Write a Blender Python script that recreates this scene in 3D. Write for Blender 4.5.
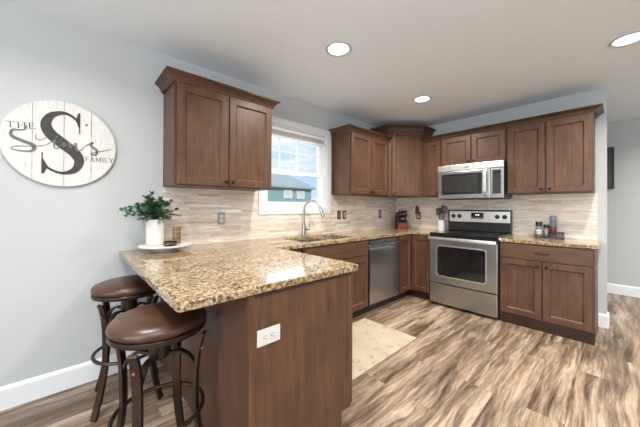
import bpy, bmesh, math, random
from math import pi, sin, cos, radians
from mathutils import Vector, Matrix, Euler
from mathutils.geometry import tessellate_polygon
for o in list(bpy.data.objects): bpy.data.objects.remove(o)
SC = bpy.context.scene
COL = SC.collection
random.seed(4)

# ------------------------------------------------------------------ camera
cam = bpy.data.cameras.new('camera'); camo = bpy.data.objects.new('camera', cam); COL.objects.link(camo)
cam.sensor_width = 36; cam.sensor_fit = 'HORIZONTAL'; cam.lens = 272.35*36/640
cam.shift_y = -7.69/640
cam.clip_start = .02; cam.clip_end = 300
yaw, pit, rol = radians(137.366), radians(.27), radians(.235)
F = Vector((cos(yaw)*cos(pit), sin(yaw)*cos(pit), sin(pit)))
R = Vector((sin(yaw), -cos(yaw), 0)); U = R.cross(F)
R2 = R*cos(rol)+U*sin(rol); U2 = -R*sin(rol)+U*cos(rol)
M = Matrix.Identity(4)
for i in range(3): M[i][0], M[i][1], M[i][2] = R2[i], U2[i], -F[i]
M.translation = (2.51, -4.066, 1.23)
camo.matrix_world = M
SC.camera = camo

# ------------------------------------------------------------------ world, lights, exposure
vs = SC.view_settings
SC.display_settings.display_device = 'sRGB'
vs.view_transform = 'Standard'; vs.look = 'None'; vs.gamma = 1; vs.use_curve_mapping = False
vs.exposure = 0.0
H = 2.478
w = bpy.data.worlds.new('sky'); SC.world = w; w.use_nodes = True
nt = w.node_tree; nt.nodes.clear()
out = nt.nodes.new('ShaderNodeOutputWorld'); bg = nt.nodes.new('ShaderNodeBackground')
tc = nt.nodes.new('ShaderNodeTexCoord'); mp = nt.nodes.new('ShaderNodeMapping')
mp.inputs['Scale'].default_value = (2.2, 2.2, 9)
nz = nt.nodes.new('ShaderNodeTexNoise'); nz.inputs['Scale'].default_value = 1.6; nz.inputs['Detail'].default_value = 6
rp = nt.nodes.new('ShaderNodeValToRGB')
rp.color_ramp.elements[0].position = .42; rp.color_ramp.elements[0].color = (.50, .72, 1, 1)
rp.color_ramp.elements[1].position = .62; rp.color_ramp.elements[1].color = (.95, .97, 1, 1)
nt.links.new(tc.outputs['Generated'], mp.inputs[0]); nt.links.new(mp.outputs[0], nz.inputs[0])
nt.links.new(nz.outputs['Fac'], rp.inputs[0]); nt.links.new(rp.outputs[0], bg.inputs[0])
bg.inputs[1].default_value = 1.15
nt.links.new(bg.outputs[0], out.inputs[0])

def area(name, loc, target, sx, sy, watts, col=(1, 1, 1), spread=180, shape='RECTANGLE'):
    l = bpy.data.lights.new(name, 'AREA'); l.shape = shape; l.size = sx
    if shape == 'RECTANGLE': l.size_y = sy
    l.energy = watts; l.color = col; l.spread = radians(spread)
    o = bpy.data.objects.new(name, l); COL.objects.link(o); o.location = loc
    d = Vector(target)-Vector(loc); o.rotation_euler = d.to_track_quat('-Z', 'Y').to_euler()
    return o
# added out-of-view fill lights at assumed openings, standing in for daylight
area('rear_fill', (3.0, -7.86, 1.3), (3.0, 0, 1.3), 3.4, 2.0, 130, (.97, .985, 1))
area('side_fill', (6.35, -2.6, 1.35), (0, -2.6, 1.35), 3.4, 1.9, 18, (.95, .98, 1))
# added upward fill behind the camera, standing in for flash bounced off the ceiling
area('ceiling_fill', (3.4, -5.6, 1.5), (3.4, -5.6, 3), 1.8, 1.8, 140, (.94, .97, 1))
area('daylight_kitchen', (-.30, -2.1, 1.72), (2, -2.1, 1.0), .8, .8, 5, (.9, .96, 1))
# outdoor sun on the neighbouring house
sl = bpy.data.lights.new('sun', 'SUN'); sl.energy = 3.2; sl.angle = radians(2)
so = bpy.data.objects.new('sun', sl); COL.objects.link(so); so.rotation_euler = (radians(20), radians(50), 0)

# ------------------------------------------------------------------ materials
MATS = {}
def newmat(name):
    m = bpy.data.materials.new(name); m.use_nodes = True; t = m.node_tree
    b = t.nodes['Principled BSDF']; MATS[name] = m
    return m, t, b
def N(t, k, **kw):
    n = t.nodes.new(k)
    for a, v in kw.items():
        if a in n.inputs.keys() if isinstance(a, str) else False: n.inputs[a].default_value = v
        else: setattr(n, a, v)
    return n
def coords(t, scale=(1, 1, 1), rot=(0, 0, 0), loc=(0, 0, 0)):
    c = N(t, 'ShaderNodeTexCoord'); m = N(t, 'ShaderNodeMapping')
    m.inputs['Scale'].default_value = scale; m.inputs['Rotation'].default_value = rot; m.inputs['Location'].default_value = loc
    t.links.new(c.outputs['Object'], m.inputs[0]); return m
def noise(t, vec, scale, detail=4, rough=.6, dist=0.0):
    n = N(t, 'ShaderNodeTexNoise'); n.inputs['Scale'].default_value = scale; n.inputs['Detail'].default_value = detail
    n.inputs['Roughness'].default_value = rough; n.inputs['Distortion'].default_value = dist
    t.links.new(vec.outputs[0], n.inputs['Vector']); return n
def ramp(t, src, stops):
    r = N(t, 'ShaderNodeValToRGB'); e = r.color_ramp.elements
    while len(e) < len(stops): e.new(.5)
    for x, (p, c) in zip(e, stops): x.position = p; x.color = (*c, 1)
    t.links.new(src, r.inputs[0]); return r
def mix(t, a, b, f, mode='MIX'):
    m = N(t, 'ShaderNodeMix'); m.data_type = 'RGBA'; m.blend_type = mode
    for s, i in ((f, 0), (a, 6), (b, 7)):
        if hasattr(s, 'is_output') or hasattr(s, 'links'): t.links.new(s, m.inputs[i])
        else: m.inputs[i].default_value = s if i == 0 else (*s, 1)
    return m.outputs[2]
def bump(t, b, src, strength, dist=.002):
    n = N(t, 'ShaderNodeBump'); n.inputs['Strength'].default_value = strength; n.inputs['Distance'].default_value = dist
    t.links.new(src, n.inputs['Height']); t.links.new(n.outputs[0], b.inputs['Normal'])
def plain(name, col, rough=.5, metal=0., var=.06, scale=30, spec=.5, bumps=0.):
    m, t, b = newmat(name); c = coords(t); n = noise(t, c, scale, 3)
    r = ramp(t, n.outputs['Fac'], [(.3, tuple(x*(1-var) for x in col)), (.7, tuple(min(1, x*(1+var)) for x in col))])
    t.links.new(r.outputs[0], b.inputs['Base Color']); b.inputs['Roughness'].default_value = rough
    b.inputs['Metallic'].default_value = metal; b.inputs['Specular IOR Level'].default_value = spec
    if bumps: bump(t, b, n.outputs['Fac'], bumps)
    return m
def wood(name, scale, dark=1.0, sat=1.0):
    m, t, b = newmat(name); c = coords(t, scale)
    n = noise(t, c, 3.0, 6, .6, .5); n2 = noise(t, coords(t, (2.6, 2.6, 1.6)), 2.4, 5, .62)
    k = lambda *v: tuple(x*dark for x in v)
    r = ramp(t, n.outputs['Fac'], [(.25, k(.058, .0275, .0155)), (.5, k(.088, .043, .0245)), (.75, k(.124, .063, .037))])
    r2 = ramp(t, n2.outputs['Fac'], [(.3, (.78, .76, .76)), (.7, (1.15, 1.13, 1.1))])
    t.links.new(mix(t, r.outputs[0], r2.outputs[0], 1.0, 'MULTIPLY'), b.inputs['Base Color'])
    b.inputs['Roughness'].default_value = .40; b.inputs['Specular IOR Level'].default_value = .35; bump(t, b, n.outputs['Fac'], .12, .001)
    return m
wood('wood_vertical', (14, 14, 1.1)); wood('wood_horizontal', (1.1, 1.1, 14))
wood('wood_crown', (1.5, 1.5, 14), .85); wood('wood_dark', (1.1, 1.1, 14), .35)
plain('bronze', (.035, .022, .016), .35, .8)
plain('wall_paint', (.455, .474, .484), .75, var=.012, scale=4)
plain('ceiling_paint', (.73, .785, .835), .85, var=.02, scale=60, bumps=.25)
plain('white_trim', (.70, .72, .74), .4, var=.01)
plain('lamp_rim', (.42, .40, .37), .4, .2)
plain('white_vinyl', (.85, .86, .87), .35, var=.01)
plain('plastic_white', (.56, .56, .54), .35, var=.01)
plain('black_plastic', (.012, .012, .013), .3, var=.1)
plain('black_matte', (.02, .02, .02), .6, var=.1)
plain('outlet_bronze', (.10, .085, .07), .35, .5)
plain('outlet_nickel', (.30, .28, .25), .35, .6)
plain('ceramic', (.66, .64, .59), .35, var=.04)
plain('stone_pot', (.60, .58, .54), .6, var=.08, scale=14)
plain('leaf', (.045, .115, .055), .45, var=.45, scale=18)
plain('stem', (.12, .09, .05), .7)
plain('soil', (.03, .02, .015), .95)
plain('red_wood', (.13, .018, .012), .55, var=.15, scale=20)
plain('knife_wood', (.028, .016, .012), .5)
plain('red_sauce', (.075, .010, .008), .15, var=.2)
plain('spice_grey', (.16, .16, .155), .5, var=.5, scale=120)
plain('spice_blue', (.07, .09, .12), .35, var=.4, scale=60)
plain('utensil_wood', (.16, .10, .06), .6, var=.2)
plain('utensil_green', (.045, .05, .035), .5, var=.2)
plain('amber_glass', (.17, .10, .055), .1, .0, var=.2)
plain('stool_metal', (.055, .036, .027), .38, .75, var=.25, scale=14)
plain('copper', (.45, .22, .11), .3, .9)
plain('brass', (.30, .22, .12), .35, .85)
plain('house_siding', (.22, .34, .35), .8, var=.04)
plain('house_roof', (.30, .34, .35), .9, var=.08)
plain('grass_ground', (.10, .16, .06), .95, var=.2, scale=2)
plain('sign_ink', (.035, .036, .036), .7, var=.15)
plain('sign_grey', (.13, .13, .13), .7, var=.15)
plain('chrome', (.33, .33, .32), .26, 1.0, var=.03)
plain('mesh_grey', (.04, .04, .042), .3, var=.1)

def steel(name, col, rough, sc):
    m, t, b = newmat(name); c = coords(t, sc); n = noise(t, c, 6, 5)
    r = ramp(t, n.outputs['Fac'], [(.3, tuple(x*.97 for x in col)), (.7, tuple(x*1.03 for x in col))])
    t.links.new(r.outputs[0], b.inputs['Base Color']); b.inputs['Metallic'].default_value = 1
    rr = ramp(t, n.outputs['Fac'], [(.3, (rough*.95,)*3), (.7, (rough*1.06,)*3)]); t.links.new(rr.outputs[0], b.inputs['Roughness'])
steel('stainless', (.40, .40, .395), .30, (3, 3, .6))
steel('handle_steel', (.72, .72, .71), .36, (3, 3, .6))
steel('stainless_sink', (.45, .45, .45), .3, (8, 8, 8))
m, t, b = newmat('oven_glass'); n = noise(t, coords(t), 5); r = ramp(t, n.outputs['Fac'], [(.3, (.008, .008, .008)), (.7, (.016, .016, .016))])
t.links.new(r.outputs[0], b.inputs['Base Color']); b.inputs['Roughness'].default_value = .06
m, t, b = newmat('display'); n = noise(t, coords(t), 50); r = ramp(t, n.outputs['Fac'], [(.3, (.01, .012, .015)), (.7, (.02, .02, .03))])
t.links.new(r.outputs[0], b.inputs['Base Color']); b.inputs['Roughness'].default_value = .1
m, t, b = newmat('lamp_glow'); b.inputs['Base Color'].default_value = (1, .97, .9, 1)
b.inputs['Emission Color'].default_value = (1, .95, .84, 1); b.inputs['Emission Strength'].default_value = 5
# pane: thin clear glass
m, t, b = newmat('pane_glass'); t.nodes.remove(b); o_ = t.nodes['Material Output']
tr = N(t, 'ShaderNodeBsdfTransparent'); gl = N(t, 'ShaderNodeBsdfGlossy'); gl.inputs['Roughness'].default_value = .02
fr = N(t, 'ShaderNodeFresnel'); fr.inputs[0].default_value = 1.35; mx = N(t, 'ShaderNodeMixShader')
t.links.new(fr.outputs[0], mx.inputs[0]); t.links.new(tr.outputs[0], mx.inputs[1]); t.links.new(gl.outputs[0], mx.inputs[2]); t.links.new(mx.outputs[0], o_.inputs[0])
# granite
m, t, b = newmat('granite'); c = coords(t)
n1 = noise(t, c, 52, 6, .74, .6); n2 = noise(t, c, 105, 5, .7); n3 = noise(t, coords(t, loc=(3, 1, 2)), 7, 4, .6)
base = ramp(t, n1.outputs['Fac'], [(.34, (.02, .014, .01)), (.42, (.10, .065, .038)), (.48, (.28, .205, .12)), (.56, (.44, .355, .235)), (.70, (.57, .51, .41))])
sp = ramp(t, n2.outputs['Fac'], [(.40, (.05, .04, .03)), (.48, (1, 1, 1))])
big = ramp(t, n3.outputs['Fac'], [(.3, (.82, .74, .62)), (.7, (1.08, 1.06, 1.05))])
x = mix(t, base.outputs[0], sp.outputs[0], .85, 'MULTIPLY'); x = mix(t, x, big.outputs[0], 1., 'MULTIPLY')
t.links.new(x, b.inputs['Base Color']); b.inputs['Roughness'].default_value = .06; b.inputs['Specular IOR Level'].default_value = .6
# leather
m, t, b = newmat('leather'); c = coords(t); n1 = noise(t, c, 6, 5, .6); n2 = noise(t, c, 180, 3)
r = ramp(t, n1.outputs['Fac'], [(.3, (.026, .012, .008)), (.52, (.060, .025, .014)), (.72, (.14, .058, .030))])
t.links.new(r.outputs[0], b.inputs['Base Color']); b.inputs['Roughness'].default_value = .34; bump(t, b, n2.outputs['Fac'], .15, .001)
# floor planks, running along y
m, t, b = newmat('floor_planks'); c = N(t, 'ShaderNodeTexCoord')
mp = N(t, 'ShaderNodeMapping'); mp.inputs['Rotation'].default_value = (0, 0, pi/2); t.links.new(c.outputs['Object'], mp.inputs[0])
br = N(t, 'ShaderNodeTexBrick'); t.links.new(mp.outputs[0], br.inputs['Vector'])
br.offset = .37; br.inputs['Scale'].default_value = 1; br.inputs['Brick Width'].default_value = 1.22; br.inputs['Row Height'].default_value = .178
br.inputs['Mortar Size'].default_value = .0012; br.inputs['Mortar Smooth'].default_value = .3
br.inputs['Color1'].default_value = (0, 0, 0, 1); br.inputs['Color2'].default_value = (1, 1, 1, 1); br.inputs['Mortar'].default_value = (.5, .5, .5, 1)
wn = N(t, 'ShaderNodeTexWhiteNoise'); wn.noise_dimensions = '3D'; t.links.new(br.outputs['Color'], wn.inputs['Vector'])
sc1 = N(t, 'ShaderNodeVectorMath', operation='SCALE'); sc1.inputs['Scale'].default_value = 9; t.links.new(wn.outputs['Color'], sc1.inputs[0])
ad = N(t, 'ShaderNodeVectorMath', operation='ADD'); t.links.new(c.outputs['Object'], ad.inputs[0]); t.links.new(sc1.outputs[0], ad.inputs[1])
def st(s):
    q = N(t, 'ShaderNodeMapping'); q.inputs['Scale'].default_value = s; t.links.new(ad.outputs[0], q.inputs[0]); return q
wv = noise(t, st((2.6, .75, 1)), 1.5, 3, .5, .3)                     # slow warp that bends the grain into cathedrals
ws = N(t, 'ShaderNodeVectorMath', operation='SCALE'); ws.inputs['Scale'].default_value = .15; t.links.new(wv.outputs['Color'], ws.inputs[0])
wa = N(t, 'ShaderNodeVectorMath', operation='ADD'); t.links.new(ad.outputs[0], wa.inputs[0]); t.links.new(ws.outputs[0], wa.inputs[1])
def sw(s_):
    q = N(t, 'ShaderNodeMapping'); q.inputs['Scale'].default_value = s_; t.links.new(wa.outputs[0], q.inputs[0]); return q
g1 = noise(t, sw((7.5, .50, 1)), 2.0, 10, .68, .2); g2 = noise(t, sw((34, .85, 1)), 2.2, 5, .65, .2); g3 = noise(t, sw((4.4, .75, 1)), 1.7, 4, .6, .5); g4 = noise(t, st((95, 4, 1)), 2, 5, .6)
r = ramp(t, g1.outputs['Fac'], [(.28, (.07, .045, .03)), (.41, (.16, .11, .074)), (.51, (.33, .25, .18)), (.61, (.43, .355, .275)), (.72, (.51, .445, .37))])
r2 = ramp(t, g2.outputs['Fac'], [(.36, (.44, .40, .37)), (.49, (.95, .93, .92)), (.66, (1.15, 1.14, 1.13))]); r3 = ramp(t, g3.outputs['Fac'], [(.37, (.36, .32, .29)), (.46, (.82, .79, .77)), (.56, (1.08, 1.07, 1.06))])
r4 = ramp(t, g4.outputs['Fac'], [(.36, (.58, .56, .54)), (.62, (1.12, 1.12, 1.12))])
x = mix(t, r.outputs[0], r2.outputs[0], .75, 'MULTIPLY'); x = mix(t, x, r3.outputs[0], .85, 'MULTIPLY'); x = mix(t, x, r4.outputs[0], .7, 'MULTIPLY')
sm = N(t, 'ShaderNodeMath', operation='MULTIPLY'); sm.inputs[1].default_value = .55; t.links.new(br.outputs['Fac'], sm.inputs[0])
x = mix(t, x, (.07, .05, .035), sm.outputs[0])
t.links.new(x, b.inputs['Base Color']); b.inputs['Roughness'].default_value = .36; bump(t, b, g2.outputs['Fac'], .15, .001)
# mosaic tile backsplash
def tiles(name, axis):
    m, t, b = newmat(name); c = N(t, 'ShaderNodeTexCoord'); s = N(t, 'ShaderNodeSeparateXYZ'); t.links.new(c.outputs['Object'], s.inputs[0])
    k = N(t, 'ShaderNodeCombineXYZ'); t.links.new(s.outputs[axis], k.inputs[0]); t.links.new(s.outputs[2], k.inputs[1])
    br = N(t, 'ShaderNodeTexBrick'); t.links.new(k.outputs[0], br.inputs['Vector']); br.offset = .41; br.offset_frequency = 3; br.squash = .7; br.squash_frequency = 2
    br.inputs['Scale'].default_value = 1; br.inputs['Brick Width'].default_value = .30; br.inputs['Row Height'].default_value = .0245
    br.inputs['Mortar Size'].default_value = .0009; br.inputs['Color1'].default_value = (0, 0, 0, 1); br.inputs['Color2'].default_value = (1, 1, 1, 1)
    br.inputs['Mortar'].default_value = (.5, .5, .5, 1)
    w1 = N(t, 'ShaderNodeTexWhiteNoise'); t.links.new(br.outputs['Color'], w1.inputs['Vector'])
    r = ramp(t, w1.outputs['Value'], [(0, (.68, .59, .49)), (.25, (.62, .53, .44)), (.45, (.73, .65, .56)), (.62, (.66, .59, .53)), (.8, (.76, .70, .62)), (.93, (.54, .45, .38))])
    r.color_ramp.interpolation = 'CONSTANT'
    q = N(t, 'ShaderNodeMapping'); q.inputs['Scale'].default_value = (2.6, 26, 1); t.links.new(k.outputs[0], q.inputs[0])
    n = noise(t, q, 2.2, 5, .6, .8); r2 = ramp(t, n.outputs['Fac'], [(.32, (.66, .60, .56)), (.52, (1, 1, 1)), (.75, (1.1, 1.08, 1.06))])
    x = mix(t, r.outputs[0], r2.outputs[0], .85, 'MULTIPLY'); x = mix(t, x, (.62, .56, .50), br.outputs['Fac'])
    t.links.new(x, b.inputs['Base Color']); b.inputs['Roughness'].default_value = .3
    inv = N(t, 'ShaderNodeMath', operation='SUBTRACT'); inv.inputs[0].default_value = 1; t.links.new(br.outputs['Fac'], inv.inputs[1]); bump(t, b, inv.outputs[0], .4, .0015)
tiles('tile_left', 1); tiles('tile_back', 0)
# rug
m, t, b = newmat('rug_fabric'); c = coords(t)
v = N(t, 'ShaderNodeTexVoronoi'); v.inputs['Scale'].default_value = 11; t.links.new(c.outputs[0], v.inputs['Vector'])
nn = noise(t, c, 42, 4, .7, 2); n2 = noise(t, c, 4, 3)
ring = ramp(t, v.outputs['Distance'], [(.0, (0, 0, 0)), (.22, (1, 1, 1)), (.34, (1, 1, 1)), (.42, (0, 0, 0))])
th = ramp(t, nn.outputs['Fac'], [(.50, (0, 0, 0)), (.58, (1, 1, 1))]); f = mix(t, ring.outputs[0], th.outputs[0], 1., 'MULTIPLY')
bs = ramp(t, n2.outputs['Fac'], [(.3, (.34, .285, .205)), (.7, (.42, .36, .27))])
t.links.new(mix(t, bs.outputs[0], (.20, .17, .12), f), b.inputs['Base Color']); b.inputs['Roughness'].default_value = .9
# sign boards (planks along z, grooves built in mesh)
m, t, b = newmat('whitewash'); n = noise(t, coords(t, (1, 8, 1.2)), 14, 6, .7); r = ramp(t, n.outputs['Fac'], [(.25, (.40, .39, .36)), (.45, (.58, .58, .555)), (.7, (.64, .64, .62))])
t.links.new(r.outputs[0], b.inputs['Base Color']); b.inputs['Roughness'].default_value = .75
# candle holder stripes
def mat(n): return MATS[n]

# ------------------------------------------------------------------ mesh helpers
class Fr:                                   # plan frame: u along the front, d outward, z up
    def __init__(s, o, u, d): s.o = Vector((*o, 0)); s.u = Vector((*u, 0)).normalized(); s.d = Vector((*d, 0)).normalized()
    def __call__(s, a, d, z): return s.o+s.u*a+s.d*d+Vector((0, 0, z))
W = Fr((0, 0), (1, 0), (0, 1))              # world axes
def box(bm, f, u0, u1, d0, d1, z0, z1, bev=0.0):
    vs_ = [bm.verts.new(f(a, d, z)) for a in (u0, u1) for d in (d0, d1) for z in (z0, z1)]
    idx = [(0, 1, 3, 2), (4, 6, 7, 5), (0, 4, 5, 1), (2, 3, 7, 6), (0, 2, 6, 4), (1, 5, 7, 3)]
    fs = [bm.faces.new([vs_[i] for i in q]) for q in idx]
    if bev: bmesh.ops.bevel(bm, geom=list({e for q in fs for e in q.edges}), offset=bev, segments=2, profile=.6, affect='EDGES')
def B(*a, **k): bm = bmesh.new(); box(bm, *a, **k); return bm
def offs(poly, d, closed=True):             # mitred offset of a plan polyline, to its right side
    n = len(poly); res = []
    for i in range(n):
        p = Vector(poly[i]); a = Vector(poly[i-1]) if (closed or i > 0) else None; c = Vector(poly[(i+1) % n]) if (closed or i < n-1) else None
        t1 = (p-a).normalized() if a is not None else None; t2 = (c-p).normalized() if c is not None else None
        if t1 is None: t1 = t2
        if t2 is None: t2 = t1
        n1 = Vector((t1.y, -t1.x)); n2 = Vector((t2.y, -t2.x)); mv = (n1+n2); mv = mv/(mv.length_squared/2) if mv.length > 1e-6 else n1
        res.append(p+mv*d)
    return res
def prism(bm, poly, z0, z1, rnd=.0, holes=()):   # poly counter-clockwise
    rings = [(-rnd, z0), (0, z0+rnd), (0, z1-rnd), (-rnd*.3, z1-rnd*.3), (-rnd, z1)] if rnd else [(0, z0), (0, z1)]
    rr = []
    for d, z in rings: rr.append([bm.verts.new((p.x, p.y, z)) for p in offs(poly, d)])
    for a, b_ in zip(rr, rr[1:]):
        for i in range(len(a)): j = (i+1) % len(a); bm.faces.new((a[i], a[j], b_[j], b_[i]))
    hr = [[[bm.verts.new((x, y, z)) for x, y in h] for h in holes] for z in (z0, z1)]
    for k in range(len(holes)):
        a, b_ = hr[0][k], hr[1][k]
        for i in range(len(a)): j = (i+1) % len(a); bm.faces.new((a[j], a[i], b_[i], b_[j]))
    for ring, hh in ((rr[0], hr[0]), (rr[-1], hr[1])):
        loops = [ring]+hh; flat = [v for l in loops for v in l]
        for tri in tessellate_polygon([[v.co for v in l] for l in loops]):
            try: bm.faces.new([flat[i] for i in tri])
            except ValueError: pass
def lathe(bm, prof, c, seg=32, axis='z', cap=True):
    cx, cy, cz = c; rings = []
    for r, z in prof:
        ring = []
        for k in range(seg):
            a = 2*pi*k/seg; x, y = r*cos(a), r*sin(a)
            ring.append(bm.verts.new({'z': (cx+x, cy+y, cz+z), 'x': (cx+z, cy+x, cz+y), 'y': (cx+x, cy+z, cz+y)}[axis]))
        rings.append(ring)
    for a, b_ in zip(rings, rings[1:]):
        for i in range(seg): j = (i+1) % seg; bm.faces.new((a[i], a[j], b_[j], b_[i]))
    if cap: bm.faces.new(rings[0][::-1]); bm.faces.new(rings[-1])
def tube(bm, pts, rad, seg=10, closed=False, sq=None, up=Vector((0, 0, 1))):
    pts = [Vector(p) for p in pts]; n = len(pts); rings = []
    nrm = None
    for i, p in enumerate(pts):
        a = pts[i-1] if (i > 0 or closed) else p; c = pts[(i+1) % n] if (i < n-1 or closed) else p
        t_ = (c-a).normalized()
        if nrm is None: ref = up if abs(t_.dot(up)) < .95 else Vector((1, 0, 0)); nrm = (ref-t_*ref.dot(t_)).normalized()
        else: nrm = (nrm-t_*nrm.dot(t_)).normalized()
        bi = t_.cross(nrm); r = rad[i] if isinstance(rad, (list, tuple)) else rad
        if sq: ring = [bm.verts.new(p+nrm*sx*sq[0]/2+bi*sy*sq[1]/2) for sx, sy in ((1, 1), (1, -1), (-1, -1), (-1, 1))]
        else: ring = [bm.verts.new(p+nrm*cos(2*pi*k/seg)*r+bi*sin(2*pi*k/seg)*r) for k in range(seg)]
        rings.append(ring)
    m_ = len(rings[0])
    pr = list(zip(rings, rings[1:]))+([(rings[-1], rings[0])] if closed else [])
    for a, b_ in pr:
        for i in range(m_): j = (i+1) % m_; bm.faces.new((a[i], a[j], b_[j], b_[i]))
    if not closed: bm.faces.new(rings[0][::-1]); bm.faces.new(rings[-1])
def loc_of(p):
    v = Vector((0, 0, 0))
    while p is not None: v += p.location; p = p.parent
    return v
def obj(name, bm, m, parent=None, origin=None, smooth=False, world=True):
    bmesh.ops.recalc_face_normals(bm, faces=bm.faces)
    me = bpy.data.meshes.new(name)
    o = bpy.data.objects.new(name, me); COL.objects.link(o); me.materials.append(MATS[m])
    if parent is not None:
        o.parent = parent
        if world: bmesh.ops.translate(bm, verts=bm.verts, vec=-loc_of(parent))
    elif origin is not None:
        o.location = origin; bmesh.ops.translate(bm, verts=bm.verts, vec=-Vector(origin))
    bm.to_mesh(me); bm.free()
    if smooth:
        for p in me.polygons: p.use_smooth = True
        if smooth != 'all':
            me.set_sharp_from_angle(angle=radians(35))
    return o
def tag(o, label, cat, group=None, kind=None):
    o['label'] = label; o['category'] = cat
    if group: o['group'] = group
    if kind: o['kind'] = kind
    return o
def thing(name, label, cat, loc=(0, 0, 0), group=None):
    o = bpy.data.objects.new(name, None); o.empty_display_size = .1; COL.objects.link(o); o.location = loc
    return tag(o, label, cat, group)
def struct(name, bm, m, label=None, parent=None):
    o = obj(name, bm, m, parent)
    if parent is None:
        o['kind'] = 'structure'
        if label: o['label'] = label; o['category'] = name.split('_')[0]
    return o

# ------------------------------------------------------------------ room shell
WY0, WY1, WZ0, WZ1 = -2.555, -1.655, 1.215, 2.135        # kitchen window opening
XR, YR, YF, WE = 6.5, -8.0, 1.73, 2.448
struct('floor', B(W, -.15, XR+.15, YR-.15, YF+.15, -.1, 0), 'floor_planks', 'wood-look plank floor with light and dark brown grain')
struct('ceiling', B(W, -.15, XR+.15, YR-.15, YF+.15, H, H+.1), 'ceiling_paint', 'pale grey ceiling with recessed lights')
bm = bmesh.new()
box(bm, W, -.15, 0, YR-.15, WY0, 0, H); box(bm, W, -.15, 0, WY1, 0.12, 0, H); box(bm, W, -.15, 0, WY0, WY1, 0, WZ0); box(bm, W, -.15, 0, WY0, WY1, WZ1, H)
struct('wall_left', bm, 'wall_paint', 'pale blue grey wall holding the kitchen window')
struct('wall_back', B(W, 0, WE, 0, .12, 0, H), 'wall_paint', 'pale grey wall behind the stove')
struct('wall_far', B(W, -.15, XR, YF, YF+.15, 0, H), 'wall_paint', 'grey wall of the room beyond the kitchen')
bm = bmesh.new()
box(bm, W, XR, XR+.15, YR-.15, -4.4, 0, H); box(bm, W, XR, XR+.15, -.8, YF+.15, 0, H); box(bm, W, XR, XR+.15, -4.4, -.8, 0, .35); box(bm, W, XR, XR+.15, -4.4, -.8, 2.35, H)
struct('wall_right', bm, 'wall_paint')
bm = bmesh.new()
box(bm, W, 0, 1.2, YR-.15, YR, 0, H); box(bm, W, 4.8, XR, YR-.15, YR, 0, H); box(bm, W, 1.2, 4.8, YR-.15, YR, 2.35, H)
struct('wall_rear', bm, 'wall_paint')
bm = bmesh.new()
for x in (1.2, 2.38, 3.56, 4.74): box(bm, W, x, x+.06, YR-.1, YR-.04, 0, 2.35)
box(bm, W, 1.2, 4.8, YR-.1, YR-.04, 2.29, 2.35); box(bm, W, 1.2, 4.8, YR-.1, YR-.04, 0, .06)
struct('window_2', bm, 'white_vinyl')
bm = bmesh.new()
for y in (-4.4, -3.2, -2.03, -.86): box(bm, W, XR+.03, XR+.09, y, y+.06, .35, 2.35)
box(bm, W, XR+.03, XR+.09, -4.4, -.8, .35, .41); box(bm, W, XR+.03, XR+.09, -4.4, -.8, 2.29, 2.35)
struct('window_3', bm, 'white_vinyl')
def baseboard(name, path, h=.14):
    bm = bmesh.new(); prof = [(0, 0), (.015, 0), (.015, h-.02), (.009, h-.006), (.004, h), (0, h)]
    rr = []
    for d, z in prof: rr.append([bm.verts.new((p.x, p.y, z)) for p in offs(path, d, False)])
    for a, b_ in zip(rr, rr[1:]+rr[:1]):
        for i in range(len(a)-1): bm.faces.new((a[i], a[i+1], b_[i+1], b_[i]))
    bm.faces.new([r[0] for r in rr]); bm.faces.new([r[-1] for r in rr])
    return struct(name, bm, 'white_trim', 'white painted baseboard')
baseboard('baseboard_left', [(0, YR), (0, -3.56)][::1])
baseboard('baseboard_back', [(2.385, 0), (WE, 0), (WE, .12), (.3, .12)])
baseboard('baseboard_far', [(-.0, YF), (XR, YF)])

# kitchen window: casing, sashes, muntins, panes
def framebox(bm, x0, x1, y0, y1, z0, z1, w_, wb=None, wt=None, bev=0):
    wb = wb or w_; wt = wt or w_
    box(bm, W, x0, x1, y0, y0+w_, z0, z1, bev); box(bm, W, x0, x1, y1-w_, y1, z0, z1, bev)
    box(bm, W, x0, x1, y0+w_, y1-w_, z0, z0+wb, bev); box(bm, W, x0, x1, y0+w_, y1-w_, z1-wt, z1, bev)
bm = bmesh.new()
framebox(bm, 0.001, .019, -2.625, -1.585, 1.148, 2.207, .072, bev=.003)
win = struct('window_1', bm, 'white_trim', 'white double hung kitchen window above the sink'); win['category'] = 'window'
bm = bmesh.new(); framebox(bm, -.149, .0, WY0, WY1, WZ0, WZ1, .018); struct('window_jamb', bm, 'white_trim', parent=win)
bm = bmesh.new(); framebox(bm, -.105, -.075, WY0+.018, WY1-.018, 1.605, WZ1-.018, .04); obj('upper_sash', bm, 'white_vinyl', win)
bm = bmesh.new(); framebox(bm, -.070, -.035, WY0+.018, WY1-.018, WZ0+.018, 1.650, .045, .055, .045); obj('lower_sash', bm, 'white_vinyl', win)
bm = bmesh.new()
for y in (-2.305, -2.053+.135-.135): box(bm, W, -.100, -.083, y-.006, y+.006, 1.645, 2.08)
box(bm, W, -.099, -.084, WY0+.05, WY1-.05, 1.867, 1.879); obj('muntin_grid', bm, 'white_vinyl', win)
obj('upper_pane', B(W, -.093, -.089, WY0+.05, WY1-.05, 1.64, 2.08), 'pane_glass', win)
obj('lower_pane', B(W, -.055, -.051, WY0+.05, WY1-.05, 1.27, 1.61), 'pane_glass', win)
bl = thing('window_blind', 'white raised slat blind stacked at the top of the kitchen window', 'blind', (-.03, (WY0+WY1)/2, 2.03))
obj('headrail', B(W, -.072, -.012, WY0+.022, WY1-.022, 2.078, 2.114, bev=.004), 'white_vinyl', bl)
bm = bmesh.new()
for k in range(7): box(bm, W, -.068, -.016, WY0+.025, WY1-.025, 2.028+k*.007, 2.0325+k*.007)
obj('slat_stack', bm, 'plastic_white', bl)
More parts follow.
